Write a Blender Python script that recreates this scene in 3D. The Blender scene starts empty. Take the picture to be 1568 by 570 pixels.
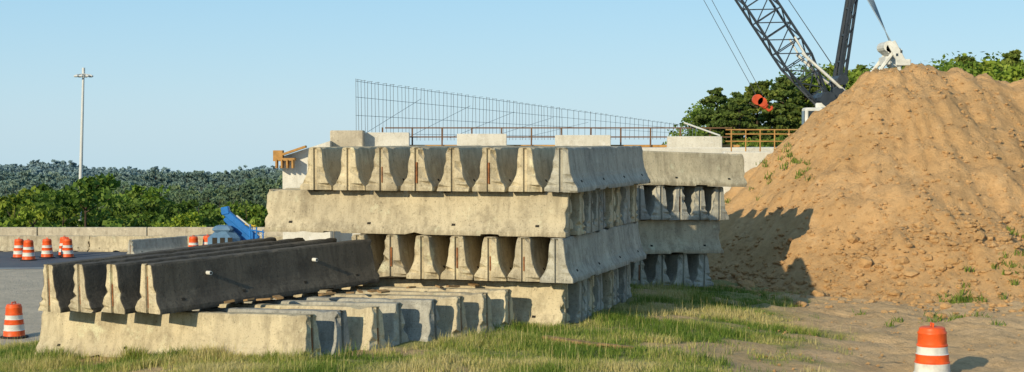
import bpy, math, random
import numpy as np
from mathutils import Vector, noise, Matrix, Euler
random.seed(7); rng=np.random.default_rng(7)
sc=bpy.context.scene
sc.view_settings.view_transform='Standard'; sc.view_settings.look='None'; sc.view_settings.exposure=0
COL=sc.collection

# ------------------------------------------------------------ helpers
def sstep(a,b,x):
    t=np.clip((x-a)/(b-a),0,1); return t*t*(3-2*t)
def link(o,parent=None):
    COL.objects.link(o)
    if parent is not None: o.parent=parent
    return o
def mesh_obj(name,verts,faces,mats=(),parent=None,smooth=False,mi=None):
    me=bpy.data.meshes.new(name); me.from_pydata([tuple(v) for v in verts],[],[tuple(f) for f in faces])
    for m in mats: me.materials.append(m)
    if mi is not None: me.polygons.foreach_set('material_index',mi)
    if smooth: me.polygons.foreach_set('use_smooth',[True]*len(me.polygons))
    me.update()
    return link(bpy.data.objects.new(name,me),parent)
def empty(name,loc=(0,0,0)):
    e=bpy.data.objects.new(name,None); e.location=loc; e.empty_display_size=.3; COL.objects.link(e); return e
def setattr_f(me,name,vals,domain='POINT'):
    a=me.attributes.new(name,'FLOAT',domain); a.data.foreach_set('value',np.asarray(vals,dtype=np.float32))
class MB:
    def __init__(s): s.v=[];s.f=[];s.m=[]
    def add(s,vs,fs,m=0):
        o=len(s.v); s.v+= [tuple(v) for v in vs]; s.f+=[tuple(i+o for i in f) for f in fs]; s.m+=[m]*len(fs)
    def box(s,c,size,m=0,rot=None,bev=0.0):
        hx,hy,hz=[k/2 for k in size]; b=min(bev,hx*.9,hy*.9,hz*.9)
        if b<=0:
            vs=[Vector((x,y,z)) for z in(-hz,hz) for x,y in((-hx,-hy),(hx,-hy),(hx,hy),(-hx,hy))]
            fs=[(3,2,1,0),(4,5,6,7),(0,1,5,4),(1,2,6,5),(2,3,7,6),(3,0,4,7)]
        else:
            vs=[];fs=[]
            def ring(z,ix):
                o=len(vs); X=hx-ix;Y=hy-ix
                for p in((-X+b,-Y),(X-b,-Y),(X,-Y+b),(X,Y-b),(X-b,Y),(-X+b,Y),(-X,Y-b),(-X,-Y+b)): vs.append(Vector((p[0],p[1],z)))
                return o
            r=[ring(-hz,b),ring(-hz+b,0),ring(hz-b,0),ring(hz,b)]
            for a,c2 in zip(r[:-1],r[1:]):
                for i in range(8): fs.append((a+i,a+(i+1)%8,c2+(i+1)%8,c2+i))
            fs.append(tuple(r[0]+i for i in reversed(range(8)))); fs.append(tuple(r[3]+i for i in range(8)))
        if rot is not None: vs=[rot@v for v in vs]
        C=Vector(c); s.add([v+C for v in vs],fs,m)
    def tube(s,p,q,r,m=0,n=6,r2=None):
        p=Vector(p);q=Vector(q);d=(q-p)
        if d.length<1e-6:return
        R=d.to_track_quat('Z','Y'); r2=r if r2 is None else r2
        vs=[];
        for c,rr in((p,r),(q,r2)):
            for i in range(n):
                a=2*math.pi*(i+.5)/n; vs.append(c+R@Vector((rr*math.cos(a),rr*math.sin(a),0)))
        fs=[(i,(i+1)%n,n+(i+1)%n,n+i) for i in range(n)]+[tuple(reversed(range(n))),tuple(range(n,2*n))]
        s.add(vs,fs,m)
    def lathe(s,prof,m_fn,n=32,c=(0,0,0)):
        o=len(s.v)
        for r,z in prof:
            for i in range(n):
                a=2*math.pi*i/n; s.v.append((c[0]+r*math.cos(a),c[1]+r*math.sin(a),c[2]+z))
        for k in range(len(prof)-1):
            for i in range(n):
                s.f.append((o+k*n+i,o+k*n+(i+1)%n,o+(k+1)*n+(i+1)%n,o+(k+1)*n+i)); s.m.append(m_fn((prof[k][1]+prof[k+1][1])/2))
        s.f.append(tuple(o+(len(prof)-1)*n+i for i in range(n))); s.m.append(m_fn(prof[-1][1]))
    def obj(s,name,mats,parent=None,smooth=False):
        return mesh_obj(name,s.v,s.f,mats,parent,smooth,s.m)

# ------------------------------------------------------------ materials
class NT:
    def __init__(s,name,rough=.8):
        s.mat=bpy.data.materials.new(name); s.mat.use_nodes=True; s.t=s.mat.node_tree; s.b=s.t.nodes['Principled BSDF']
        s.b.inputs['Roughness'].default_value=rough; s.b.inputs['Specular IOR Level'].default_value=.25
        s.tc=s.t.nodes.new('ShaderNodeTexCoord')
    def n(s,ty,**k):
        x=s.t.nodes.new(ty)
        for a,b in k.items(): setattr(x,a,b)
        return x
    def l(s,a,b): s.t.links.new(a,b)
    def coord(s,scale=(1,1,1),rand=False):
        m=s.n('ShaderNodeMapping'); m.inputs['Scale'].default_value=scale; s.l(s.tc.outputs['Object'],m.inputs['Vector'])
        if rand:
            oi=s.n('ShaderNodeObjectInfo'); mu=s.n('ShaderNodeMath',operation='MULTIPLY'); mu.inputs[1].default_value=77
            s.l(oi.outputs['Random'],mu.inputs[0]); s.l(mu.outputs[0],m.inputs['Location'])
        return m.outputs[0]
    def noise(s,vec,scale,detail=6,rough=.6):
        x=s.n('ShaderNodeTexNoise'); x.inputs['Scale'].default_value=scale; x.inputs['Detail'].default_value=detail; x.inputs['Roughness'].default_value=rough
        s.l(vec,x.inputs['Vector']); return x.outputs['Fac']
    def ramp(s,fac,stops):
        r=s.n('ShaderNodeValToRGB'); e=r.color_ramp.elements
        while len(e)<len(stops): e.new(.5)
        for i,(p,c) in enumerate(stops):
            e[i].position=p; e[i].color=(c,c,c,1) if isinstance(c,(int,float)) else (*c,1)
        s.l(fac,r.inputs[0]); return r.outputs[0]
    def mix(s,fac,a,b,mode='MIX'):
        x=s.n('ShaderNodeMix',data_type='RGBA',blend_type=mode)
        for inp,v in((x.inputs[0],fac),(x.inputs[6],a),(x.inputs[7],b)):
            if isinstance(v,(int,float)): inp.default_value=v
            elif isinstance(v,tuple): inp.default_value=(*v,1)
            else: s.l(v,inp)
        return x.outputs[2]
    def math(s,op,a,b):
        x=s.n('ShaderNodeMath',operation=op)
        for inp,v in zip(x.inputs,(a,b)):
            if isinstance(v,(int,float)): inp.default_value=v
            else: s.l(v,inp)
        return x.outputs[0]
    def attr(s,name):
        a=s.n('ShaderNodeAttribute'); a.attribute_name=name; return a.outputs['Fac']
    def bump(s,h,strength,dist):
        b=s.n('ShaderNodeBump'); b.inputs['Strength'].default_value=strength; b.inputs['Distance'].default_value=dist
        s.l(h,b.inputs['Height']); s.l(b.outputs[0],s.b.inputs['Normal'])
    def out(s,c): 
        if isinstance(c,tuple): s.b.inputs['Base Color'].default_value=(*c,1)
        else: s.l(c,s.b.inputs['Base Color'])
        return s.mat

def concrete(name,c1,c2,dark,streak=.5,var=.3,zst=True):
    N=NT(name,.9); co=N.coord(rand=True)
    big=N.noise(co,1.1,5,.6); base=N.mix(N.ramp(big,[(.35,0),(.65,1)]),c1,c2)
    cs=N.coord((6,6,.8),rand=True); st=N.noise(cs,1.0,6,.7)
    base=N.mix(N.ramp(st,[(.47,0),(.68,streak)]),base,dark)
    bl=N.noise(co,2.6,9,.74); base=N.mix(N.ramp(bl,[(.50,0),(.66,.6)]),base,dark)
    pale=N.noise(co,2.7,7,.72); base=N.mix(N.ramp(pale,[(.57,0),(.68,.55)]),base,tuple(min(.75,k*1.4) for k in c1))
    if zst:
        sp=N.n('ShaderNodeSeparateXYZ'); N.l(N.tc.outputs['Object'],sp.inputs[0])
        nz=N.noise(cs,1.6,6,.7)
        top=N.math('ADD',sp.outputs[2],N.math('MULTIPLY',N.math('SUBTRACT',nz,.5),1.1))
        base=N.mix(N.ramp(top,[(.64,0),(.94,.45)]),base,dark)
        base=N.mix(N.ramp(top,[(-.0,.5),(.12,0)]),base,tuple(k*1.1 for k in dark))
    pit=N.noise(co,38,4,.6); base=N.mix(N.ramp(pit,[(.3,.6),(.42,0)]),base,tuple(k*.4 for k in dark))
    pit2=N.noise(co,13,5,.7); base=N.mix(N.ramp(pit2,[(.30,.75),(.38,0)]),base,tuple(k*.5 for k in dark))
    oi=N.n('ShaderNodeObjectInfo'); v=N.ramp(oi.outputs['Random'],[(0,(1-var,1-var*.95,1-var*.8)),(.5,(1-var*.3,1-var*.35,1-var*.5)),(1,1.0)])
    base=N.mix(1.0,base,v,'MULTIPLY')
    h=N.noise(co,22,8,.7); N.bump(h,.8,.02)
    return N.out(base)
M_conc=concrete('barrier_concrete',(.64,.55,.375),(.52,.45,.315),(.24,.20,.135),.55,.24)
M_concg=concrete('barrier_concrete_grey',(.49,.47,.40),(.39,.38,.33),(.18,.17,.15),.55,.25)
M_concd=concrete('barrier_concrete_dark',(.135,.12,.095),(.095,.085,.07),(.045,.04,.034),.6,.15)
M_concw=concrete('new_concrete',(.66,.64,.58),(.58,.56,.50),(.40,.37,.31),.3,.1,False)
M_conct=concrete('parapet_concrete',(.54,.48,.37),(.45,.40,.31),(.25,.21,.16),.4,.1,False)
def simple(name,c,rough=.6,metal=0,var=.25,sc_=6,spec=.3):
    N=NT(name,rough); co=N.coord(rand=True); f=N.noise(co,sc_,6,.65)
    N.b.inputs['Metallic'].default_value=metal; N.b.inputs['Specular IOR Level'].default_value=spec
    return N.out(N.mix(N.ramp(f,[(.35,0),(.7,1)]),c,tuple(k*(1-var) for k in c)))
M_rust=simple('rusty_steel',(.30,.12,.045),.85,0,.75,9)
M_hole_shade=simple('painted_hole_shade',(.03,.026,.02),.9)  # near-black colour painting the shade inside openings that are not cut
M_orange=simple('orange_plastic',(.80,.11,.02),.45,0,.35,5)
M_white=simple('white_reflective',(.68,.68,.64),.4,0,.3,6)
M_rubber=simple('black_rubber',(.02,.02,.02),.8)
M_wood=simple('form_lumber',(.30,.19,.09),.8,0,.45,5)
M_wood2=simple('orange_lumber',(.46,.25,.08),.8,0,.35,5)
M_rail=simple('rusty_railing',(.16,.09,.05),.8,0,.4,5)
M_rebar=simple('rebar_steel',(.13,.16,.19),.6,.2,.3)
M_cdark=simple('crane_dark_paint',(.035,.045,.06),.45,0,.4,3)
M_cwhite=simple('crane_white_paint',(.68,.68,.64),.45,0,.3,3)
M_red=simple('red_orange_paint',(.62,.09,.03),.5,0,.4,4)
M_cable=simple('steel_cable',(.08,.09,.10),.5,.4)
M_cableb=simple('galvanised_cable',(.30,.38,.46),.5,.2)
M_galv=simple('galvanised_pole',(.58,.59,.59),.45,.1,.12,2)
M_blue=simple('blue_paint',(.02,.17,.52),.4,0,.35,3)
M_blue2=simple('faded_blue_paint',(.12,.22,.34),.5,0,.3,3)
M_glass=simple('cab_glass',(.03,.04,.05),.1,0,.1,2,.6)
M_yellow=simple('yellow_paint',(.6,.4,.03),.5)
M_bark=simple('bark',(.07,.05,.035),.9,0,.4,8)

def leafmat(name,c0,c1,c2,tl=.3,vv=((.6,.7,.75),(.95,.95,.8),(1.4,1.2,.8)),ws=.03,wa=(.5,1.35)):
    N=NT(name,.7); a=N.attr('lv')
    oi=N.n('ShaderNodeObjectInfo'); c=N.ramp(a,[(0,c0),(.55,c1),(1,c2)])
    v=N.ramp(oi.outputs['Random'],[(0,vv[0]),(.5,vv[1]),(1,vv[2])])
    c=N.mix(1.0,c,v,'MULTIPLY')
    ge=N.n('ShaderNodeNewGeometry'); w=N.noise(ge.outputs['Position'],ws,4,.6)
    c=N.mix(1.0,c,N.ramp(w,[(.35,wa[0]),(.5,1.0),(.65,wa[1])]),'MULTIPLY'); N.out(c)
    tr=N.n('ShaderNodeBsdfTranslucent'); N.l(c,tr.inputs[0]); ms=N.n('ShaderNodeMixShader'); ms.inputs[0].default_value=tl
    o=N.t.nodes['Material Output']; N.l(N.b.outputs[0],ms.inputs[1]); N.l(tr.outputs[0],ms.inputs[2]); N.l(ms.outputs[0],o.inputs[0]); return N.mat
M_leaf=leafmat('foliage',(.08,.14,.02),(.145,.23,.035),(.25,.32,.065))
M_leafp=leafmat('pine_foliage',(.05,.085,.025),(.10,.15,.035),(.18,.22,.055),.3,((.6,.7,.75),(.95,.95,.8),(1.3,1.15,.8)),.2,(.7,1.2))
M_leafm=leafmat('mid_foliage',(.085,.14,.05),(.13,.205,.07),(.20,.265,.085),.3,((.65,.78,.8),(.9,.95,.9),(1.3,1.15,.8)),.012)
M_leaff=leafmat('far_foliage',(.13,.195,.13),(.17,.245,.15),(.21,.285,.16),.3,((.8,.87,.93),(.93,.97,.93),(1.15,1.08,.88)),.008,(.7,1.2))  # distance haze put into the leaf colour: paler and bluer
M_leafh=leafmat('haze_tinted_foliage',(.18,.26,.235),(.21,.29,.25),(.245,.32,.265),.3,((.88,.92,.96),(.96,1,1),(1.08,1.04,.97)),.005,(.82,1.12))  # stronger painted haze: leaf colour lifted towards blue-grey
M_leafff=leafmat('haze_tinted_far_foliage',(.235,.335,.36),(.25,.35,.37),(.28,.375,.38),.3,((.93,.96,.98),(.98,1,1),(1.05,1.03,1)),.004,(.92,1.06))  # strongest painted haze, for the farthest ridge's leaves
def grassmat():
    N=NT('grass_blades',.7); a=N.attr('lv')
    c=N.ramp(a,[(0,(.11,.19,.025)),(.4,(.26,.32,.06)),(.7,(.45,.42,.13)),(1,(.60,.51,.24))]); N.out(c)
    tr=N.n('ShaderNodeBsdfTranslucent'); N.l(c,tr.inputs[0]); ms=N.n('ShaderNodeMixShader'); ms.inputs[0].default_value=.35
    o=N.t.nodes['Material Output']; N.l(N.b.outputs[0],ms.inputs[1]); N.l(tr.outputs[0],ms.inputs[2]); N.l(ms.outputs[0],o.inputs[0]); return N.mat
M_grass=grassmat()

# ------------------------------------------------------------ terrain
fy=[-9000,100,135,200,300,430,600,760,930,1180,1450,1700,2050,2350,9000]
fz=[-2.45,-2.45,-11.5,-15,-26,-34,-37,-52,-38,-64,-52,-66,-55,-67,-480]
def gz(x,y):
    x=np.asarray(x,float);y=np.asarray(y,float)
    pad=-.5*sstep(1.5,8,x)-.6*sstep(3,11,-x)
    e=(-x-9)*.8+(y-29.5)*.6
    dr=sstep(0,5,e)*(1-sstep(2,6,x))
    dr=np.maximum(dr,sstep(62,95,y))
    z=pad*(1-dr)-2.45*dr
    shift=45*sstep(5,40,x)
    far=np.interp(y-shift,fy,fz)
    k=sstep(350,800,y)
    wob=(np.sin(x*.014+y*.011)*5.5+np.sin(x*.0058+y*.006+1)*7.5+np.sin(x*.033-y*.008)*2.2)*k
    return z+(far+2.45)+wob
def gauss_grid(lo,hi,step,lo_far,hi_far,g=1.12):
    a=list(np.arange(lo,hi+1e-6,step)); s=step;p=lo;L=[]
    while p>lo_far: s*=g;p-=s;L.append(p)
    s=step;p=hi;R=[]
    while p<hi_far: s*=g;p+=s;R.append(p)
    return np.array(L[::-1]+a+R)
xs=gauss_grid(-16,18,.16,-6000,6000,1.12); ys=gauss_grid(20,42,.16,-3000,8500,1.05)
X,Y=np.meshgrid(xs,ys); Z=gz(X,Y)
def fbm(x,y,s,o=4): 
    return noise.fractal(Vector((x*s,y*s,3.1)),1.0,2.0,o)
near=(Y>18)&(Y<60)&(np.abs(X)<26)
idx=np.argwhere(near)
for i,j in idx:
    x,y=X[i,j],Y[i,j]
    r=sstep(3,7,x)
    Z[i,j]+=fbm(x,y,.7)*(.03+.07*r)+fbm(x*.45+9,y*2.0+x*.3,1.3,4)*(.012+.095*r)+abs(fbm(x,y,3.6,3))*.05*r
def grass_cover(x,y):
    b=4.7+(y-24)*.17
    g=1-sstep(-1.3,1.0,x-b+1.5*fbm(x,y,.55,3))
    p=fbm(x+50,y,.42,4)
    g=g*(1-sstep(.22,.45,p)*.8)
    return g
G=np.zeros_like(Z)
for i,j in idx: G[i,j]=grass_cover(X[i,j],Y[i,j])
G=np.where(near,G*(1-sstep(-.9,-1.8,Z)),0)
F=np.where((Y>88)|(X>30)|(X<-45)&(Y>90),1.,0.)
ny,nx=X.shape
V=np.stack([X.ravel(),Y.ravel(),Z.ravel()],1)
I=np.arange(ny*nx).reshape(ny,nx)
Fc=np.stack([I[:-1,:-1].ravel(),I[:-1,1:].ravel(),I[1:,1:].ravel(),I[1:,:-1].ravel()],1)
def groundmat():
    N=NT('ground_soil_and_grass',.95); co=N.coord()
    a=N.noise(co,.5,8,.65); d=N.mix(N.ramp(a,[(.35,0),(.65,1)]),(.68,.47,.26),(.56,.38,.20))
    f=N.noise(co,4,10,.78); d=N.mix(N.ramp(f,[(.48,0),(.64,.6)]),d,(.34,.21,.10))
    d=N.mix(N.ramp(N.noise(co,1.4,8,.75),[(.5,0),(.66,.4)]),d,(.42,.28,.14))
    d=N.mix(N.ramp(N.noise(co,2,7,.7),[(.55,0),(.7,.4)]),d,(.74,.57,.35))
    gcol=N.mix(N.ramp(N.noise(co,2.3,8,.7),[(.38,0),(.62,1)]),(.16,.19,.05),(.40,.34,.14))
    d=N.mix(N.attr('grass'),d,gcol)
    fo=N.mix(N.ramp(N.noise(co,.15,8,.7),[(.4,0),(.6,1)]),(.07,.12,.05),(.13,.18,.07))
    d=N.mix(N.attr('forest'),d,fo)
    road=N.mix(N.ramp(N.noise(co,.8,6,.7),[(.4,0),(.6,1)]),(.52,.45,.35),(.42,.37,.29))
    d=N.mix(N.attr('gravel'),d,road)
    h=N.noise(co,5,10,.75); N.bump(h,1.0,.12); return N.out(d)
g=mesh_obj('ground',V,Fc,[groundmat()],smooth=True)
setattr_f(g.data,'grass',G.ravel()); setattr_f(g.data,'forest',F.ravel())
gr=((Z<-1.6)&(Y<90)&(X<5)).astype(float); setattr_f(g.data,'gravel',gr.ravel())

# ------------------------------------------------------------ dirt mound
MS_=.10
mx=np.arange(2,32,MS_); my=np.arange(31,56,MS_)
MX,MY=np.meshgrid(mx,my)
hr=np.interp(MX,[0,11.0,11.8,13,14,15.4,18,26,30,34],[6.2,6.25,6.3,6.1,6.0,5.65,5.5,5.0,4,3])
dx=np.maximum(0,11.3-MX)*.95
yr=46.8+.4*np.sin(MX*.5)
dy=np.where(MY<yr,(yr-MY)*.69,(MY-yr)*.85)
d=np.sqrt(dx**2+dy**2); h=hr-(np.sqrt(d*d+.30)-.55)
h-= .9*np.exp(-((MX-19)/3)**2-((MY-41)/2.5)**2)
h+= .9*np.exp(-((MX-14.5)/3.2)**2-((MY-37.3)/1.3)**2)
MZ=np.empty_like(h)
gzm=gz(MX,MY)
for i in range(h.shape[0]):
    for j in range(h.shape[1]):
        x,y=MX[i,j],MY[i,j]; hh=h[i,j]
        if hh<-2.5: MZ[i,j]=gzm[i,j]-.2; continue
        base=math.log1p(math.exp(min(40,hh*2.6)))/2.6
        amp=min(1,max(0,base/1.2))
        a=math.atan2(y-46.8,x-11.5) if x<11.5 else None
        n=fbm(x,y,.35,4)*.28+fbm(x+7,y,1.1,4)*.15
        gul=noise.fractal(Vector(((x*1.6 if a is None else a*9),y*.22+x*.1,2)),.9,2.1,4)*.16
        cl=noise.fractal(Vector((x*3.0,y*3.0,9)),.4,2.1,4)*.075
        MZ[i,j]=gzm[i,j]+base+n*amp+gul*amp+cl*(.35+.65*amp)-.10
I=np.arange(MX.size).reshape(MX.shape)
Fm=np.stack([I[:-1,:-1].ravel(),I[:-1,1:].ravel(),I[1:,1:].ravel(),I[1:,:-1].ravel()],1)
def dirtmat():
    N=NT('excavated_dirt',.97); co=N.coord()
    a=N.noise(co,.45,8,.65); d=N.mix(N.ramp(a,[(.35,0),(.65,1)]),(.66,.41,.195),(.55,.335,.15))
    d=N.mix(N.ramp(N.noise(co,4,9,.75),[(.5,0),(.66,.55)]),d,(.34,.19,.08))
    d=N.mix(N.ramp(N.noise(co,1.2,8,.75),[(.5,0),(.68,.45)]),d,(.42,.25,.115))
    d=N.mix(N.ramp(N.noise(co,1.7,7,.7),[(.56,0),(.7,.45)]),d,(.72,.51,.29))
    h=N.noise(co,6,10,.78); N.bump(h,1.0,.12); return N.out(d)
M_dirt=dirtmat()
mesh_obj('dirt_mound',np.stack([MX.ravel(),MY.ravel(),MZ.ravel()],1),Fm,[M_dirt],smooth=True)
def mound_z(x,y):
    j=int(round((x-2)/MS_)); i=int(round((y-31)/MS_))
    if 0<=i<MZ.shape[0] and 0<=j<MZ.shape[1]: return max(MZ[i,j],float(gz(x,y)))
    return float(gz(x,y))
def rocks(name,pts,mat):
    b=MB()
    ico=[Vector(v).normalized() for v in ((0,0,1),(.9,0,.45),(.28,.85,.45),(-.72,.53,.45),(-.72,-.53,.45),(.28,-.85,.45),(.72,.53,-.45),(-.28,.85,-.45),(-.9,0,-.45),(-.28,-.85,-.45),(.72,-.53,-.45),(0,0,-1))]
    fs=[(0,1,2),(0,2,3),(0,3,4),(0,4,5),(0,5,1),(1,6,2),(2,7,3),(3,8,4),(4,9,5),(5,10,1),(2,6,7),(3,7,8),(4,8,9),(5,9,10),(1,10,6),(11,7,6),(11,8,7),(11,9,8),(11,10,9),(11,6,10)]
    for (x,y,z,s) in pts:
        R=Euler((random.random()*6,random.random()*6,random.random()*6)).to_matrix(); sq=Vector((1,random.uniform(.6,1),random.uniform(.5,.8)))
        b.add([Vector(((R@v).x*sq.x,(R@v).y*sq.y,(R@v).z*sq.z))*s*random.uniform(.75,1.2)+Vector((x,y,z)) for v in ico],fs)
    return b.obj(name,[mat])
pts=[]
for _ in range(4200):
    x=random.uniform(5,24); y=38.6-abs(random.gauss(0,2.4))+random.uniform(0,2.0)
    if x<8: y+=random.uniform(0,6)*(8-x)/3
    s=random.choice([.03,.04,.05,.06,.09]) * random.uniform(.6,1.3)
    if random.random()<.02: s=random.uniform(.12,.24)
    pts.append((x,y,mound_z(x,y)+s*.3,s))
for _ in range(2200):
    x=random.uniform(7,24);y=random.uniform(38,46);s=random.uniform(.02,.08); pts.append((x,y,mound_z(x,y)+s*.3,s))
for _ in range(600):
    x=random.uniform(4,13);y=random.uniform(23,35);s=random.uniform(.012,.04); pts.append((x,y,float(gz(x,y))+s*.3,s))
rocks('dirt_clods',pts,M_dirt)

# ------------------------------------------------------------ barriers
HALF=[(.312,0),(.314,.03),(.308,.08),(.276,.13),(.240,.185),(.208,.25),(.184,.33),(.167,.44),(.151,.56),(.135,.69),(.126,.765),(.110,.798),(.06,.806)]
NP=len(HALF)
def barrier_mesh(seed,L,mat,chip=1.0,capmat=None):
    R=random.Random(seed)
    st=[0,.012,.05,.12]+list(np.linspace(.3,L-.3,30))+[L-.12,L-.05,L-.012,L]
    sl=[(1.25,1.62),(L-1.62,L-1.25)]
    st=sorted(set([round(s,4) for s in st]+[a for s in sl for a in (s[0],s[0]+.02,s[1]-.02,s[1])]))
    b=MB(); rings=[]
    for s in st:
        e=min(s,L-s); shr=.010 if e==0 else 0
        ring=[]
        for side in(-1,1):
            pr=HALF if side==-1 else HALF[::-1]
            for w,z in pr:
                n=noise.noise(Vector((s*1.3+seed*9,side*w*5,z*5)))*.004
                ww=w+n; zz=z; xx=s
                if e<.06:
                    c=max(0,noise.noise(Vector((seed*5+s*.1+(0 if s<L/2 else 50),side*w*14,z*14)))-.0)*.19*chip
                    k=(1 if e==0 else .6 if e<.02 else .15)
                    ww-=shr+c*k*.4; xx+= (c*k if s<L/2 else -c*k)
                if e==0: zz=min(zz,.797)
                if z==0 and any(a+.01<s<c2-.01 for a,c2 in sl): zz=.045
                if z<.08: zz+=max(0,noise.noise(Vector((s*4+seed*3,seed,side*.7)))-.25)*.13*chip*(1 if z<.04 else 0)
                if z>.78: zz-=max(0,noise.noise(Vector((s*5+seed,seed,side*.3)))-.25)*.09*chip
                ring.append(len(b.v)); b.v.append((xx,side*ww,zz))
        rings.append(ring)
    n=2*NP
    for a,c in zip(rings[:-1],rings[1:]):
        for i in range(n):
            b.f.append((a[i],c[i],c[(i+1)%n],a[(i+1)%n])); b.m.append(0)
    for ring,x0,sg in((rings[0],0,1),(rings[-1],L,-1)):
        prev=None
        for k in range(NP):
            lv=ring[k]; rv=ring[n-1-k]; z=b.v[lv][2]
            o=len(b.v)
            gx=[x0+sg*.004,x0+sg*.05,x0+sg*.05,x0+sg*.004]
            if k>=NP-2: gx=[x0+sg*.004]*4
            for yy,xx in zip((-.036,-.028,.028,.036),gx): b.v.append((xx,yy,z))
            row=[lv,o,o+1,o+2,o+3,rv]
            if prev:
                for q in range(5):
                    f=(prev[q],row[q],row[q+1],prev[q+1]); f=f if sg==1 else f[::-1]
                    b.f.append(f); b.m.append(3)
            prev=row
        if R.random()<.7:
            zt=R.uniform(.42,.62); zb=R.uniform(.08,.25); b.box((x0+sg*.035,R.uniform(-.014,.014),(zt+zb)/2),(.03,R.uniform(.02,.032),zt-zb),1)
    for s in(.55,L*.36,L*.64,L-.55):
        for side in(-1,1):
            b.box((s,side*.242,.19),(.07,.008,.045),2,Euler((side*.58,0,0)).to_matrix())  # boxes stand slightly proud; their dark colour paints the shade of small holes
    me_o=b.obj('tmp',[mat,M_rust,M_hole_shade,capmat or mat])
    me=me_o.data; me.name='concrete_barrier'; bpy.data.objects.remove(me_o)
    return me
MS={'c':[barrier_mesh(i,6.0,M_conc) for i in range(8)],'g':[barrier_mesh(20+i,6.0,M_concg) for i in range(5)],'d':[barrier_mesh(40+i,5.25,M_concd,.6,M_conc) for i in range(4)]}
def barrier(p,d,z,kind='c',dz=0,L=6.0,jit=1.0,v=None):
    me=MS[kind][random.randrange(len(MS[kind]))] if v is None else MS[kind][v]
    o=bpy.data.objects.new('concrete_barrier',me); COL.objects.link(o)
    yaw=math.atan2(d[1],d[0])+math.radians(random.uniform(-.8,.8))*jit
    k=random.uniform(-.09,.09)*jit
    o.location=(p[0]+d[0]*k,p[1]+d[1]*k,z+random.uniform(0,.012)); o.rotation_euler=(0,-math.asin(dz/L),yaw); return o
th=math.radians(17); u=np.array([math.cos(th),-math.sin(th)]); v=np.array([math.sin(th),math.cos(th)])
TP=.815
P4=np.array([1.16,27.45]);P3=np.array([1.04,27.6]);P2=np.array([1.10,27.5]);P1=np.array([.98,27.75])
for j in range(8): barrier(P4-u*(.305+.685*j),v,3*TP,'c' if j not in(0,) else 'g')
for i in range(9): barrier(P3+v*(.315+.645*i),-u,2*TP,'c' if i==0 else random.choice('cgg'),v=0 if i==0 else None)
for j in range(7): barrier(P2-u*(.305+.642*j),v,TP,'c' if j not in(0,) else 'g')
for i in range(9): barrier(P1+v*(.315+.645*i)+u*random.uniform(-.06,.05),-u,-.03,'c' if i==0 else random.choice('cgg'))
A=np.array([.85,.53]);A/=np.linalg.norm(A);B=np.array([-A[1],A[0]])
R2=np.array([5.78,37.6]); sl=.2
def z2(t): return 2.22+sl*t/6.0
for k in range(6): barrier(R2+B*(.315+.645*k),-A,z2(0),'c' if k==0 else 'g',dz=sl)
for j in range(9): barrier(R2-A*(.75+.63*j)+B*.1,B,z2(.7+.6*j)-TP,'g')
for k in range(6): barrier(R2-A*.72+B*(.4+.645*k),-A,z2(.7)-2*TP,'c' if k==0 else 'g',dz=sl)
for j in range(8): barrier(R2-A*(1.2+.63*j)+B*.2,B,z2(1+.6*j)-3*TP,'g')
for i in range(8):
    t=i/7; p=np.array([-3.1,23.72])*(1-t)+np.array([-.05,27.3])*t
    an=math.radians(31.5-5.5*t); dd=np.array([-math.cos(an),math.sin(an)])
    barrier(p+np.array([.06,.20])+dd*random.uniform(-.1,.1),dd,-.14+.04*t,'c' if i==0 else random.choice('ccg'),dz=-.25+.1*t,v=1 if i==0 else None,jit=.6 if i else .1)
D=np.array([.60,.80]);D/=np.linalg.norm(D)
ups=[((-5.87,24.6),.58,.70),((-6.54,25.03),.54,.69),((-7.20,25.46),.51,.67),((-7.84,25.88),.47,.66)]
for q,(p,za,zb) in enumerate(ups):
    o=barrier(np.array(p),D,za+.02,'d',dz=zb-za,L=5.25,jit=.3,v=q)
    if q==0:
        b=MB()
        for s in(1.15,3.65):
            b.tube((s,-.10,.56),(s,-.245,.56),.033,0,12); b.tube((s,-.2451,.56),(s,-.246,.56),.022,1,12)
        b.obj('lifting_pipe',[M_white,M_hole_shade],parent=o)
b=MB()
for _ in range(16):
    t=random.random(); x=-4.8+4*t+random.uniform(-.3,.3); y=25.4+3*t
    b.box((x,y,.72),(random.uniform(.08,.3),random.uniform(.05,.12),.03),0,Euler((random.uniform(-.2,.2),random.uniform(-.2,.2),random.random()*3)).to_matrix())
b.obj('wood_debris',[M_wood])
b=MB(); b.box((1.15,25.3,.05),(1.5,.14,.05),0,Euler((.05,.05,-.6)).to_matrix(),.006); b.box((1.7,24.9,.05),(.6,.10,.04),0,Euler((.0,.08,-.2)).to_matrix(),.005)
b.obj('wood_plank',[M_wood])

# ------------------------------------------------------------ road, far walls
b=MB()
def strip(b,pts,w0,w1,z,m=0):
    vs=[];fs=[]
    for i,(x,y) in enumerate(pts):
        a=pts[max(0,i-1)];c=pts[min(len(pts)-1,i+1)];t=Vector((c[0]-a[0],c[1]-a[1])).normalized();nn=Vector((-t.y,t.x))
        vs+= [(x+nn.x*w0,y+nn.y*w0,z),(x+nn.x*w1,y+nn.y*w1,z)]
    for i in range(len(pts)-1): fs.append((2*i,2*i+2,2*i+3,2*i+1))
    b.add(vs,fs,m)
path=[(-90+i*3,62.5+6*math.sin((i-8)*.09)) for i in range(32)]
N=NT('asphalt',.9); co=N.coord(); M_asph=N.out(N.mix(N.ramp(N.noise(co,.6,8,.7),[(.4,0),(.65,1)]),(.07,.085,.11),(.11,.12,.135)))
strip(b,path,0,12,-2.44,0); rd=b.obj('road',[M_asph])
b=MB(); strip(b,path,.3,.55,-2.434); strip(b,path,11.2,11.35,-2.434); b.obj('edge_lines',[M_white],parent=rd)
e=empty('concrete_barrier_wall')
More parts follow.
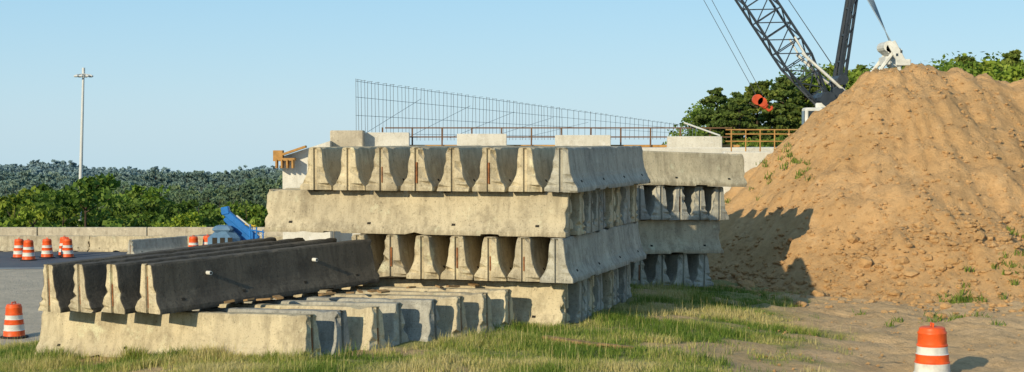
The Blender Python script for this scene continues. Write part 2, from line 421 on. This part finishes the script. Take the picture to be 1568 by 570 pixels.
for i in range(11):
    o=bpy.data.objects.new('segment',MS['c'][i%6]); COL.objects.link(o); o.parent=e; o.location=(-76+i*6.03,78.8+.25*math.sin(i),-2.44); o.rotation_euler=(0,0,0.02*math.sin(i*2))
o=bpy.data.objects.new('concrete_barrier',MS['g'][1]); COL.objects.link(o); o.location=(-18.9,75.8,-2.44); o.rotation_euler=(0,0,.95)
b=MB()
for i in range(20):
    b.box((-95+i*6,83.5+.05*i,-2.0),(5.97,.3,1.0),0,None,.03); b.box((-95+i*6,83.5+.05*i,-2.35),(5.97,.55,.3),0,None,.03)
b.obj('concrete_parapet_wall',[M_conct])

# ------------------------------------------------------------ traffic barrels
def barrel(loc,s=1.0,tilt=0):
    b=MB()
    pr=[(.40,0),(.40,.03),(.31,.055),(.302,.07),(.296,.20),(.30,.205),(.30,.22),(.285,.23),(.28,.37),(.284,.38),(.284,.395),(.268,.405),(.262,.50),(.266,.51),(.266,.525),(.25,.535),(.245,.65),(.25,.66),(.25,.675),(.235,.69),(.228,.85),(.235,.862),(.232,.88),(.215,.90),(.205,.945),(.18,.962),(.10,.965)]
    def mf(z):
        if z<.05: return 2
        if .21<z<.38: return 1
        if .52<z<.655: return 1
        return 0
    b.lathe(pr,mf,36)
    for k in(-.07,.07): b.tube((k,0,.955),(k,0,1.01),.014,0,8)
    b.box((0,0,1.015),(.17,.035,.03),0,None,.008)
    o=b.obj('traffic_barrel',[M_orange,M_white,M_rubber],smooth=True)
    try: o.data.set_sharp_from_angle(angle=math.radians(35))
    except Exception: pass
    o.location=loc;o.scale=(s,s,s);o.rotation_euler=(tilt,0,random.random()*6); return o
barrel((6.85,24.9,-.60),1.0,.01)
barrel((-14.65,45,-2.44),1.02)
for x,y in((-24.0,74.6),(-23.1,73.2),(-22.7,74.8),(-22.2,76),(-21.7,74.8),(-15.9,76.5),(-15.3,77),(-30,76)): barrel((x,y,-2.44),random.uniform(.93,1.02))

# ------------------------------------------------------------ high-mast light
b=MB(); b.tube((0,0,0),(.7,0,20),.24,0,12,.11)
for i in range(8):
    a=i*math.pi/4; c=Vector((.7,0,19.5)); p=c+Vector((.75*math.cos(a),.75*math.sin(a),-.1)); b.tube(c,p,.04,0); b.box(p+Vector((0,0,-.12)),(.36,.36,.2),0,None,.06)
b.tube((.7,0,19.2),(.7,0,20.1),.15,0,12)
o=b.obj('high_mast_light',[M_galv]); o.location=(-42.5,150,-9.9)

# ------------------------------------------------------------ abutment / bridge under construction
br=empty('bridge_abutment')
b=MB(); b.box((2.5,60,.3),(18.6,3,5.5),0,None,.03)
b.obj('abutment_wall',[M_concw],parent=br)
mesh_obj('wing_wall',[(-8.6,57.5,-2.6),(-6.82,57.5,-2.6),(-6.82,57.5,3.30),(-8.6,57.5,2.72),(-8.6,58.6,-2.6),(-6.82,58.6,-2.6),(-6.82,58.6,3.30),(-8.6,58.6,2.72)],
 [(0,1,2,3),(5,4,7,6),(4,0,3,7),(1,5,6,2),(3,2,6,7),(0,4,5,1)],[M_concw],parent=br)
b=MB(); b.box((-8.45,57.2,2.62),(.75,.5,.10),0); 
for k in range(4): b.box((-8.75+k*.2,57.1,2.45),(.06,.4,.32),0)
b.box((-8.1,57.2,2.95),(.9,.45,.08),0,Euler((0,-.33,0)).to_matrix())
b.box((-8.7,57.2,2.75),(.35,.4,.4),0)
b.obj('timber_formwork',[M_wood2],parent=br)
b=MB()
for xa,xb,zt in((-5.67,-3.92,3.625),(-2.10,-.20,3.575),(1.65,3.77,3.525),(5.94,8.02,3.475)):
    b.box(((xa+xb)/2,58.75,(zt+2.7)/2),(xb-xa,.35,zt-2.7),0,None,.02)
b.obj('parapet_block',[M_concw],parent=br)
b=MB(); b.box((-6.25,58.4,3.2),(1.25,.8,1.0),0,None,.03); b.obj('end_block',[M_conct],parent=br)
b=MB(); 
y0=58.9
for x in np.arange(-5,8.6,1.15): b.box((x,y0+.4,3.42),(.06,.06,.80),0)
b.box((1.8,y0+.4,3.80),(13.4,.04,.05),0); b.box((1.8,y0+.4,3.45),(13.4,.035,.05),0)
b.box((1.8,y0+.9,3.10),(14,.9,.09),1)
b.obj('railing',[M_rail,M_wood2],parent=br)
b=MB(); b.box((9.0,52.5,.45),(3.6,.6,5.0),0,None,.03); b.box((10.4,52.45,3.2),(1.6,.7,.55),0,None,.02)
b.obj('retaining_panel',[M_concw],parent=br)
b=MB()
for x in np.arange(7.6,10.6,.5): b.tube((x,53.2,2.9),(x,53.2,3.7),.025)
for z in(3.3,3.55,3.7): b.tube((7.4,53.2,z),(10.7,53.2,z),.022)
b.obj('timber_guard_rail',[M_wood2],parent=br)
b=MB(); b.tube((6.6,59,4.0),(8.0,59,3.5),.035); b.obj('white_pipe',[M_white],parent=br)
b=MB()
n=120
for i in range(n):
    t=i/(n-1); tt=t**1.15
    x=-5.95+tt*(12.9+5.95); y=58.5+tt*48; zt=5.62*(1-tt)+4.12*tt; zb=3.3
    jx=random.uniform(-.03,.03)
    if i%2==0 or t<.5: b.tube((x+jx,y,zb),(x+random.uniform(-.04,.04),y,zt+random.uniform(-.03,.06)),.012+.008*tt,0,4)
    if i%2==0 and t<.9: b.tube((x+.0,y,zt),(x+.17,y+.05,zt+.01),.010,0,4)
for fr in(.12,.42,.72,.98):
    zz=lambda tt:3.3+(5.62*(1-tt)+4.12*tt-3.3)*fr
    b.tube((-5.95,58.5,zz(0)),(12.9,106.5,zz(1)),.010,0,4)
for i in range(5): b.tube((-5.9+i*1.6,58.6+i*4,3.4),(-3.7+i*1.9,62.5+i*4,5.0-i*.2),.008,0,4)
b.obj('rebar_cage',[M_rebar])

# ------------------------------------------------------------ crane
cr=empty('crawler_crane')
Yc=72
b=MB()
def lattice(b,p,q,w,taper0,taper1,rc,rl,bay,endw=.35):
    p=Vector(p);q=Vector(q);d=(q-p);L=d.length;d.normalize();s1=Vector((0,1,0));s2=d.cross(s1).normalized()
    nb=int(L/bay);prev=None
    for i in range(nb+1):
        s=L*i/nb; k=min(1,endw+(1-endw)*s/taper0 if taper0 else 1,endw+(1-endw)*(L-s)/taper1 if taper1 else 1)
        c=p+d*s; ring=[c+s1*(a*w*k/2)+s2*(e*w*k/2) for a,e in((-1,-1),(1,-1),(1,1),(-1,1))]
        if prev:
            for m in range(4):
                b.tube(prev[m],ring[m],rc,0,5)
                b.tube(prev[m] if i%2 else prev[(m+1)%4],ring[(m+1)%4] if i%2 else ring[m],rl,0,4)
                b.tube(ring[m],ring[(m+1)%4],rl,0,4)
        prev=ring
tip=Vector((-1.8,Yc,29.8))
lattice(b,(14.74,Yc,4.83),tip,1.35,2.6,2.5,.065,.035,.85)
b.obj('lattice_boom',[M_cdark],parent=cr)
b=MB()
mt=Vector((15.9,Yc,10.7))
for yy in(-.55,.55):
    b.tube((14.95,Yc+yy,4.5),(15.9,Yc+yy*.7,10.7),.10,0,6); b.tube((15.25,Yc+yy,4.5),(16.15,Yc+yy*.7,10.7),.08,0,6)
    for k in range(9):
        f=k/9; b.tube((14.95+.95*f,Yc+yy,4.5+6.2*f),(15.25+.9*(f+.11),Yc+yy,4.5+6.2*(f+.11)),.035,0,4)
for k in range(6): f=k/5; b.tube((14.95+.95*f,Yc-.55,4.5+6.2*f),(14.95+.95*f,Yc+.55,4.5+6.2*f),.05,0,4)
b.obj('mast',[M_cdark],parent=cr)
b=MB()
for yy in(-.7,.7):
    b.tube((13.45,Yc+yy,7.35),(15.75,Yc+yy,5.3),.07,0,6); b.tube((13.1,Yc+yy,8.1),(13.75,Yc+yy,7.0),.05,0,6)
    b.tube((15.0,Yc+yy,3.8),(17.7,Yc+yy,7.4),.09); b.tube((18.6,Yc+yy,3.6),(17.8,Yc+yy,7.4),.09)
b.box((13.9,Yc-1.0,4.15),(.85,.9,1.3),0,None,.06); 
b.box((14.3,Yc-.9,4.9),(.5,.3,.25),0,None,.04)
for k in range(4): b.tube((17.85-.12*k,Yc-.7,7.35+.1*k),(17.85-.12*k,Yc+.7,7.35+.1*k),.26,0,14)
for yy in(-.85,.85):
    b.box((17.8,Yc+yy,7.35),(.4,.08,1.1),0,Euler((0,-.5,0)).to_matrix(),.02); b.box((18.1,Yc+yy,6.9),(.7,.1,.3),0,None,.03)
b.box((17.45,Yc,7.0),(.25,1.4,.4),0,None,.04)
b.obj('gantry_and_cab',[M_cwhite],parent=cr)
b=MB(); b.box((13.9,Yc-1.47,4.3),(.6,.02,.7),0); b.box((13.46,Yc-1,4.3),(.02,.6,.7),0)
for k in range(3): b.box((17.6+.2*k,Yc-.9,7.1+.15*k),(.1,.02,.12),0)
b.obj('cab_window',[M_glass],parent=cr)
b=MB()
b.box((16,Yc,2.5),(5.6,3,2.2),0,None,.1); b.box((14.8,Yc,4.3),(.9,1.5,1.5),0,None,.1); b.box((15.1,Yc-.8,5.1),(.5,.3,1.2),0,None,.05)
for k in range(5): b.tube((14.3+.25*k,Yc-1,3.9),(14.5+.2*k,Yc-1,5.4),.04,0,5)
for yy in(-2.2,2.2):
    b.box((15.5,Yc+yy,.35),(7,.9,1.1),1,None,.35)
    for k in range(8): b.tube((12.5+k*.85,Yc+yy-.5,.15),(12.5+k*.85,Yc+yy+.5,.15),.3,1,12)
b.box((15.5,Yc,.8),(3,3.6,1.0),0,None,.1)
b.tube((14.6,Yc-1.1,5.2),(14.6,Yc+1.1,5.2),.35,0,14); b.tube((15.3,Yc-1,6.1),(15.3,Yc+1,6.1),.25,0,14)
b.obj('machinery_house',[M_cdark,M_rubber],parent=cr)
b=MB()
hk=Vector((11.6,Yc,5.3))
for off in(-.16,.16): b.tube(hk+Vector((off,0,.1)),tip+Vector((off*2.0,0,0)),.016,0,4)
b.tube((14.95,Yc,6.9),tip+Vector((.8,0,.5)),.018,0,4); b.tube((15.0,Yc+.3,6.9),tip+Vector((.9,.3,.6)),.014,0,4)
b.tube(mt,tip+Vector((.3,0,.6)),.03,0,4)
b.obj('hoist_ropes',[M_cable],parent=cr)
b=MB()
for k in range(6): b.tube((17.70+.03*k,Yc-.6+.2*k,7.7),(15.98+.13*k,Yc-.45+.15*k,10.75),.028,0,4)
b.obj('pendant_lines',[M_cableb],parent=cr)
b=MB()
b.tube(hk+Vector((-.1,-.12,-.1)),hk+Vector((-.1,.12,-.1)),.25,0,18); b.tube(hk+Vector((.12,-.12,-.22)),hk+Vector((.12,.12,-.22)),.22,0,18); b.box(hk+Vector((.05,0,-.25)),(.75,.2,.32),0,Euler((0,.55,0)).to_matrix(),.06)
for a,c in(((.25,0,-.45),(.45,0,-.62)),((.45,0,-.62),(.6,0,-.52)),((.6,0,-.52),(.55,0,-.4))): b.tube(hk+Vector(a),hk+Vector(c),.06,0,8)
b.obj('hook_block',[M_red],parent=cr)

# ------------------------------------------------------------ blue boom lift
bl=empty('boom_lift',(-10.9,60,-2.44))
b=MB()
b.box((-.3,0,1.75),(1.25,1.5,1.0),0,None,.28); b.box((.1,0,.9),(2.8,1.6,.6),1,None,.1); b.box((-.35,0,2.3),(.8,1.1,.25),0,None,.1)
for k in range(3): b.box((-.6+.3*k,-.76,1.8),(.18,.02,.4),3)
for xx in(-.95,1.1):
    for yy in(-.85,.85): b.tube((xx,yy-.18,.45),(xx,yy+.18,.45),.45,2,20)
b.obj('turntable_and_chassis',[M_blue2,M_blue,M_rubber,M_hole_shade],parent=bl)
b=MB()
def beam(p,q,w,h,m=0):
    p=Vector(p);q=Vector(q);d=q-p; ang=math.atan2(d.z,d.x); b.box((p+q)/2,(d.length,w,h),m,Euler((0,-ang,0)).to_matrix(),.03)
beam((-.35,-.3,3.05),(1.0,-.3,1.9),.28,.26); beam((-.3,.1,2.75),(.7,.1,1.7),.3,.30,0); beam((-.4,-.3,3.0),(-.1,-.3,3.05),.35,.3,0)
beam((.5,-.35,2.5),(.95,-.35,2.4),.1,.08,1); beam((.2,-.5,2.85),(1.2,-.5,2.05),.05,.06,2)
for k in range(3): b.tube((.75+.25*k,-.6,1.7),(.75+.25*k,-.6,2.5-.1*k),.03,0)
b.tube((.7,-.6,2.3),(1.3,-.6,2.2),.03,0)
b.obj('folded_boom',[M_blue,M_yellow,M_cwhite],parent=bl)

# ------------------------------------------------------------ trees
def leaf_quads(P,size,r,flat=.0):
    n=len(P); a=r.normal(size=(n,3)); a/=np.linalg.norm(a,axis=1)[:,None]
    c=r.normal(size=(n,3)); c-=a*(a*c).sum(1)[:,None]; c/=np.linalg.norm(c,axis=1)[:,None]
    s=size*r.uniform(.6,1.4,size=(n,1)); s2=s*r.uniform(.5,.9,size=(n,1))
    return np.stack([P-a*s,P+c*s2,P+a*s,P-c*s2],1).reshape(-1,3)
def tree_mesh(name,seed,h,cw,kind,ncl,nl,ls,mat):
    r=np.random.default_rng(seed); R=random.Random(seed); b=MB()
    lean=Vector((R.uniform(-.4,.4),R.uniform(-.4,.4),0)); pts=[Vector((0,0,-1))]+[lean*((k/6)**1.5)+Vector((R.uniform(-.1,.1),R.uniform(-.1,.1),h*.93*k/6)) for k in range(7)]
    for k in range(7): b.tube(pts[k],pts[k+1],h*.022*(1-k/8),0,7,h*.022*(1-(k+1)/8))
    cs=[];rad=[]
    for i in range(ncl):
        if kind=='pine':
            t=R.random()**.8; z=h*(.30+.68*t); rr=cw*(1-t)**.7*R.uniform(.35,1.1)+.1; a=R.random()*6.28; cr_=R.uniform(.28,.6)*(1.1-.5*t)
        else:
            t=R.random(); z=h*(.22+.74*t); rr=cw*math.sqrt(max(.05,1-((t-.42)/.62)**2))*R.uniform(.4,1.05); a=R.random()*6.28; cr_=R.uniform(.45,1.0)*h/10
        c=Vector((rr*math.cos(a),rr*math.sin(a),z))+lean*(z/h)**1.5; cs.append(c);rad.append(cr_)
        if i%3==0: 
            st=lean*((z*.8/h)**1.5)+Vector((0,0,z*(.85 if kind!='pine' else .95))); b.tube(st,c,h*.006,0,4,h*.002)
    nlf=[];
    for c,q in zip(cs,rad):
        n=int(nl/ncl); p=r.normal(size=(n,3)); p/=np.linalg.norm(p,axis=1)[:,None]; p*=r.uniform(.2,1,size=(n,1))**.5*r.uniform(.8,1.25,size=(n,1))
        sc3=np.array([q*1.25,q*1.25,q*(.45 if kind=='pine' else .8)]); P=np.array(c)+p*sc3; nlf.append((P,R.random()))
    nb=len(b.v); vs=[leaf_quads(P,ls,r) for P,_ in nlf]; LV=np.concatenate(vs); nf=len(LV)//4
    FV=np.arange(len(LV)).reshape(-1,4)+nb
    allv=b.v+[tuple(x) for x in LV]; allf=b.f+[tuple(x) for x in FV]
    me=bpy.data.meshes.new(name); me.from_pydata(allv,[],allf); me.materials.append(M_bark); me.materials.append(mat)
    me.polygons.foreach_set('material_index',[0]*len(b.f)+[1]*nf)
    lv=np.concatenate([np.clip(q*.6+.2+r.normal(0,.15,len(P)),0,1) for P,q in nlf]); setattr_f(me,'lv',[0]*len(b.f)+list(lv),'FACE'); me.update(); return me
T_near=[tree_mesh('pine_tree',100+i,10,2.6,'pine',80,6000,.12,M_leafp) for i in range(3)]
T_nb=[tree_mesh('broadleaf_tree',110+i,10,3.0,'b',60,6500,.13,M_leaf) for i in range(3)]
for (x,y,h,k,t) in [(14.4,108,10.4,'p',0),(15.9,106,9.6,'p',1),(17.4,110,11.0,'p',2),(19.2,108,10.9,'p',0),(21.2,112,10.9,'p',1),(15.4,114,9.6,'b',1),(18.4,116,10.8,'p',2),(16.6,112,10.2,'p',0),(20.2,114,11.4,'p',1),
      (24.2,112,12.4,'b',1),(26.0,116,12.4,'p',0),(28.0,112,12.0,'b',2),(29.6,116,12.8,'p',2),(31.5,112,12.1,'b',0),(33.3,114,13.0,'p',1),(35,110,12.7,'b',1),(37,113,13.4,'p',0),(39,110,12.9,'b',2),(43,114,13.4,'p',2),
      (22.8,118,12.2,'b',0),(27.3,120,12.4,'b',1),(32.4,121,12.9,'b',2),(36.2,119,13.1,'b',0),(46,112,13.5,'b',1),(50,116,14,'b',0),(13.2,112,7.5,'b',2),(16.9,103,6.8,'b',1),(20.4,104,7.6,'b',0),(13.4,104,5.6,'b',2),(18.6,104,7.0,'b',2)]:
    me=(T_near if k=='p' else T_nb)[t]; o=bpy.data.objects.new('pine_tree' if k=='p' else 'broadleaf_tree',me); COL.objects.link(o)
    s=h/10; gg=float(gz(x,y)); s2=(h-3-gg)/10; o.location=(x,y,gg-.2); o.scale=(s*1.05,s*1.05,s2*.98); o.rotation_euler=(0,0,random.random()*6)
def forest(parent,name,me,P,S):
    if not P: return
    vs=[];fs=[]
    for (x,y,z),s in zip(P,S):
        a=random.random()*6.28; k=s/2; o=len(vs)
        for m in range(4): vs.append((x+k*math.sqrt(2)*math.cos(a+m*math.pi/2),y+k*math.sqrt(2)*math.sin(a+m*math.pi/2),z))
        fs.append((o,o+1,o+2,o+3))
    o=mesh_obj(name,vs,fs,parent=parent); o.instance_type='FACES'; o.use_instance_faces_scale=True; o.show_instancer_for_render=False
    c=bpy.data.objects.new(name+'_tree',me); COL.objects.link(c); c.parent=o
fr=empty('distant_forest')
Tm=[tree_mesh('forest_tree',200+i,10,3.6,'b',40,2400,.24,M_leaf) for i in range(4)]
Tmm=[tree_mesh('forest_tree_mid',215+i,10,4.2,'b',26,1000,.42,M_leafm) for i in range(3)]
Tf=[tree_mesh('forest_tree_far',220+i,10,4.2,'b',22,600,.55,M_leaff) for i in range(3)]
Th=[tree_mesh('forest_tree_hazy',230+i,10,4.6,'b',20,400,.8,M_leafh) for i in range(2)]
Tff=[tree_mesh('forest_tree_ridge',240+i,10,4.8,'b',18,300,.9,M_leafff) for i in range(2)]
def scatter(y0,y1,sp,x0f,x1f,sm,cut=-.45,lo=.6,hi=1.3):
    P=[];S=[]; y=y0
    while y<y1:
        x=x0f*y
        while x<x1f*y:
            xx=x+random.uniform(-.5,.5)*sp;yy=y+random.uniform(-.5,.5)*sp
            if fbm(xx,yy,.012,2)>cut: P.append((xx,yy,float(gz(xx,yy))-.3));S.append(sm*random.uniform(lo,hi)*(1+.3*fbm(xx,yy,.03,2)))
            x+=sp
        y+=sp*.95
    return P,S
def split(P,S,k):
    L=[([],[]) for _ in range(k)]
    for p,s in zip(P,S):
        q=random.randrange(k);L[q][0].append(p);L[q][1].append(s)
    return L
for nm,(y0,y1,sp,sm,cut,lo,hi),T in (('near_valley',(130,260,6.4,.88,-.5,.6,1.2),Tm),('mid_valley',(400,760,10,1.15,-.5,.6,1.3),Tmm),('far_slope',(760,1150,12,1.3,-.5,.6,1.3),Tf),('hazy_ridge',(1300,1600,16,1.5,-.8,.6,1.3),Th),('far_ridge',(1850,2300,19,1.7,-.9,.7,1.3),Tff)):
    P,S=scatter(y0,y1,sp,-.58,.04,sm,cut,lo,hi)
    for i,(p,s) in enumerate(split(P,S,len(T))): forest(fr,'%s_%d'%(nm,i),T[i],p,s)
P,S=scatter(90,125,3.4,-.66,.03,.26,-.1)
for i,(p,s) in enumerate(split(P,S,2)): forest(fr,'bank_brush_%d'%i,Tm[i],p,s)

# ------------------------------------------------------------ grass & weeds
def in_stack(x,y):
    q=np.array([x,y])-P3; a=q@u; c=q@v
    if -6.05<a<.1 and c>.02 and c<6: return True
    q=np.array([x,y])-R2; a=q@A; c=q@B
    if -7<a<-.6 and c>.3: return True
    q=np.array([x+3.0,y-23.5]); an=math.radians(30.5); dd=np.array([-math.cos(an),math.sin(an)]); nn=np.array([math.sin(an),math.cos(an)])
    a=q@dd;c=q@nn
    if .1+(-.30*c)<a<6 and .03<c<4.6: return True
    return False
VV=[];LV=[]
def blade(x,y,z,h,w,lean,a,lv):
    dx,dy=math.cos(a),math.sin(a); px,py=-dy*w,dx*w
    l1=lean*h
    VV.extend([(x-px,y-py,z),(x+px,y+py,z),(x+px*.7+dx*l1*.35,y+py*.7+dy*l1*.35,z+h*.6),(x-px*.7+dx*l1*.35,y-py*.7+dy*l1*.35,z+h*.6),
               (x+dx*l1,y+dy*l1,z+h)]); LV.extend([lv,lv])
cnt=0
for _ in range(48000):
    x=random.uniform(-12,8.4); y=random.uniform(21.5,38 if x>1 else 31)
    if in_stack(x,y): continue
    gc=grass_cover(x,y)
    if gc<random.uniform(.12,.95): continue
    z=float(gz(x,y)); 
    if z<-1.6: continue
    patch=fbm(x,y,.8,3); tall=.5+.5*max(-.8,min(1,patch*2.2))
    near_f=in_stack(x+.15,y+.4)
    hh=(.03+.10*tall)*(1.5 if near_f else 1)
    dry=min(1,max(0,.42+fbm(x+30,y,.5,3)*1.4+(.15 if near_f else 0)))
    for k in range(7):
        h=hh*random.uniform(.5,1.5); 
        blade(x+random.gauss(0,.05),y+random.gauss(0,.05),z-.02,h+.02,random.uniform(.003,.007),random.uniform(.1,1.0),random.random()*6.28,min(1,max(0,dry+random.gauss(0,.2))))
    if random.random()<.07*(3 if near_f else 1)*(1.5 if patch>0 else .3):
        for k in range(2): blade(x+random.gauss(0,.05),y,z,random.uniform(.14,.36),.003,random.uniform(.1,.35),random.random()*6.28,random.uniform(.7,1))
    cnt+=1
fs=[]
for i in range(len(VV)//5): o=i*5; fs+= [(o,o+1,o+2,o+3),(o+3,o+2,o+4)]
gobj=mesh_obj('grass',VV,fs,[M_grass]); setattr_f(gobj.data,'lv',LV,'FACE')
VV=[];LV=[]
for (cx,cy,rx,ry,n) in [(14.8,37.4,2.2,.8,80),(17,38.5,2.5,1.2,60),(12.5,37,1,.5,26),(7.7,45,.7,1,18),(10.6,36.2,.4,.3,18),(19,37,2,1,40),(9.5,33,1.5,1,16),(13,31,3,2,16),(16.5,40.2,1.3,.5,14),(13.6,39.2,.8,.3,16),(14.2,36.6,.5,.3,24),(8.2,43.5,.3,.8,8)]:
    for _ in range(n):
        x=random.gauss(cx,rx*.6);y=random.gauss(cy,ry*.6);z=mound_z(x,y)
        for k in range(18): blade(x+random.gauss(0,.07),y+random.gauss(0,.07),z-.02,random.uniform(.06,.20),random.uniform(.008,.018),random.uniform(.3,1),random.random()*6.28,random.uniform(0,.4))
fs=[]
for i in range(len(VV)//5): o=i*5; fs+= [(o,o+1,o+2,o+3),(o+3,o+2,o+4)]
w=mesh_obj('weeds',VV,fs,[M_grass]); setattr_f(w.data,'lv',LV,'FACE')

# ------------------------------------------------------------ light and camera
S=Vector((-.585,-.81,math.tan(math.radians(20)))).normalized()
sun=bpy.data.lights.new('sun','SUN'); sun.energy=5.0; sun.angle=math.radians(.5); sun.color=(1,.86,.60)
so=bpy.data.objects.new('sun',sun); COL.objects.link(so); so.rotation_euler=S.to_track_quat('Z','Y').to_euler(); so.location=(-20,-20,20)
w=bpy.data.worlds.new('World'); sc.world=w; w.use_nodes=True; nt=w.node_tree; bg=nt.nodes['Background']
sky=nt.nodes.new('ShaderNodeTexSky'); sky.sky_type='NISHITA'; sky.sun_disc=False; sky.sun_elevation=math.radians(20); sky.sun_rotation=math.atan2(S.x,S.y)%(2*math.pi)
sky.air_density=1.0; sky.dust_density=.3; sky.ozone_density=2.0
tc=nt.nodes.new('ShaderNodeTexCoord'); sp=nt.nodes.new('ShaderNodeSeparateXYZ'); nt.links.new(tc.outputs['Generated'],sp.inputs[0])
rp=nt.nodes.new('ShaderNodeValToRGB'); nt.links.new(sp.outputs[2],rp.inputs[0]); ee=rp.color_ramp.elements
ee[0].position=0; ee[0].color=(.50,.73,.88,1); ee[1].position=.10; ee[1].color=(.36,.65,.88,1)
e3=ee.new(.5); e3.color=(.22,.40,.62,1)
mu=nt.nodes.new('ShaderNodeVectorMath'); mu.operation='SCALE'; mu.inputs['Scale'].default_value=1/.13; nt.links.new(rp.outputs[0],mu.inputs[0])
mx_=nt.nodes.new('ShaderNodeMix'); mx_.data_type='RGBA'; mx_.inputs[0].default_value=.82; nt.links.new(sky.outputs[0],mx_.inputs[6]); nt.links.new(mu.outputs[0],mx_.inputs[7])
nt.links.new(mx_.outputs[2],bg.inputs[0]); bg.inputs[1].default_value=.13
cam=bpy.data.cameras.new('camera'); co=bpy.data.objects.new('camera',cam); COL.objects.link(co); sc.camera=co
cam.sensor_width=36; cam.lens=36*2350/1568; cam.clip_end=20000; cam.clip_start=.1
co.location=(0,0,3.45); co.rotation_euler=(math.radians(90-1.83),0,0)
print('tufts',cnt)
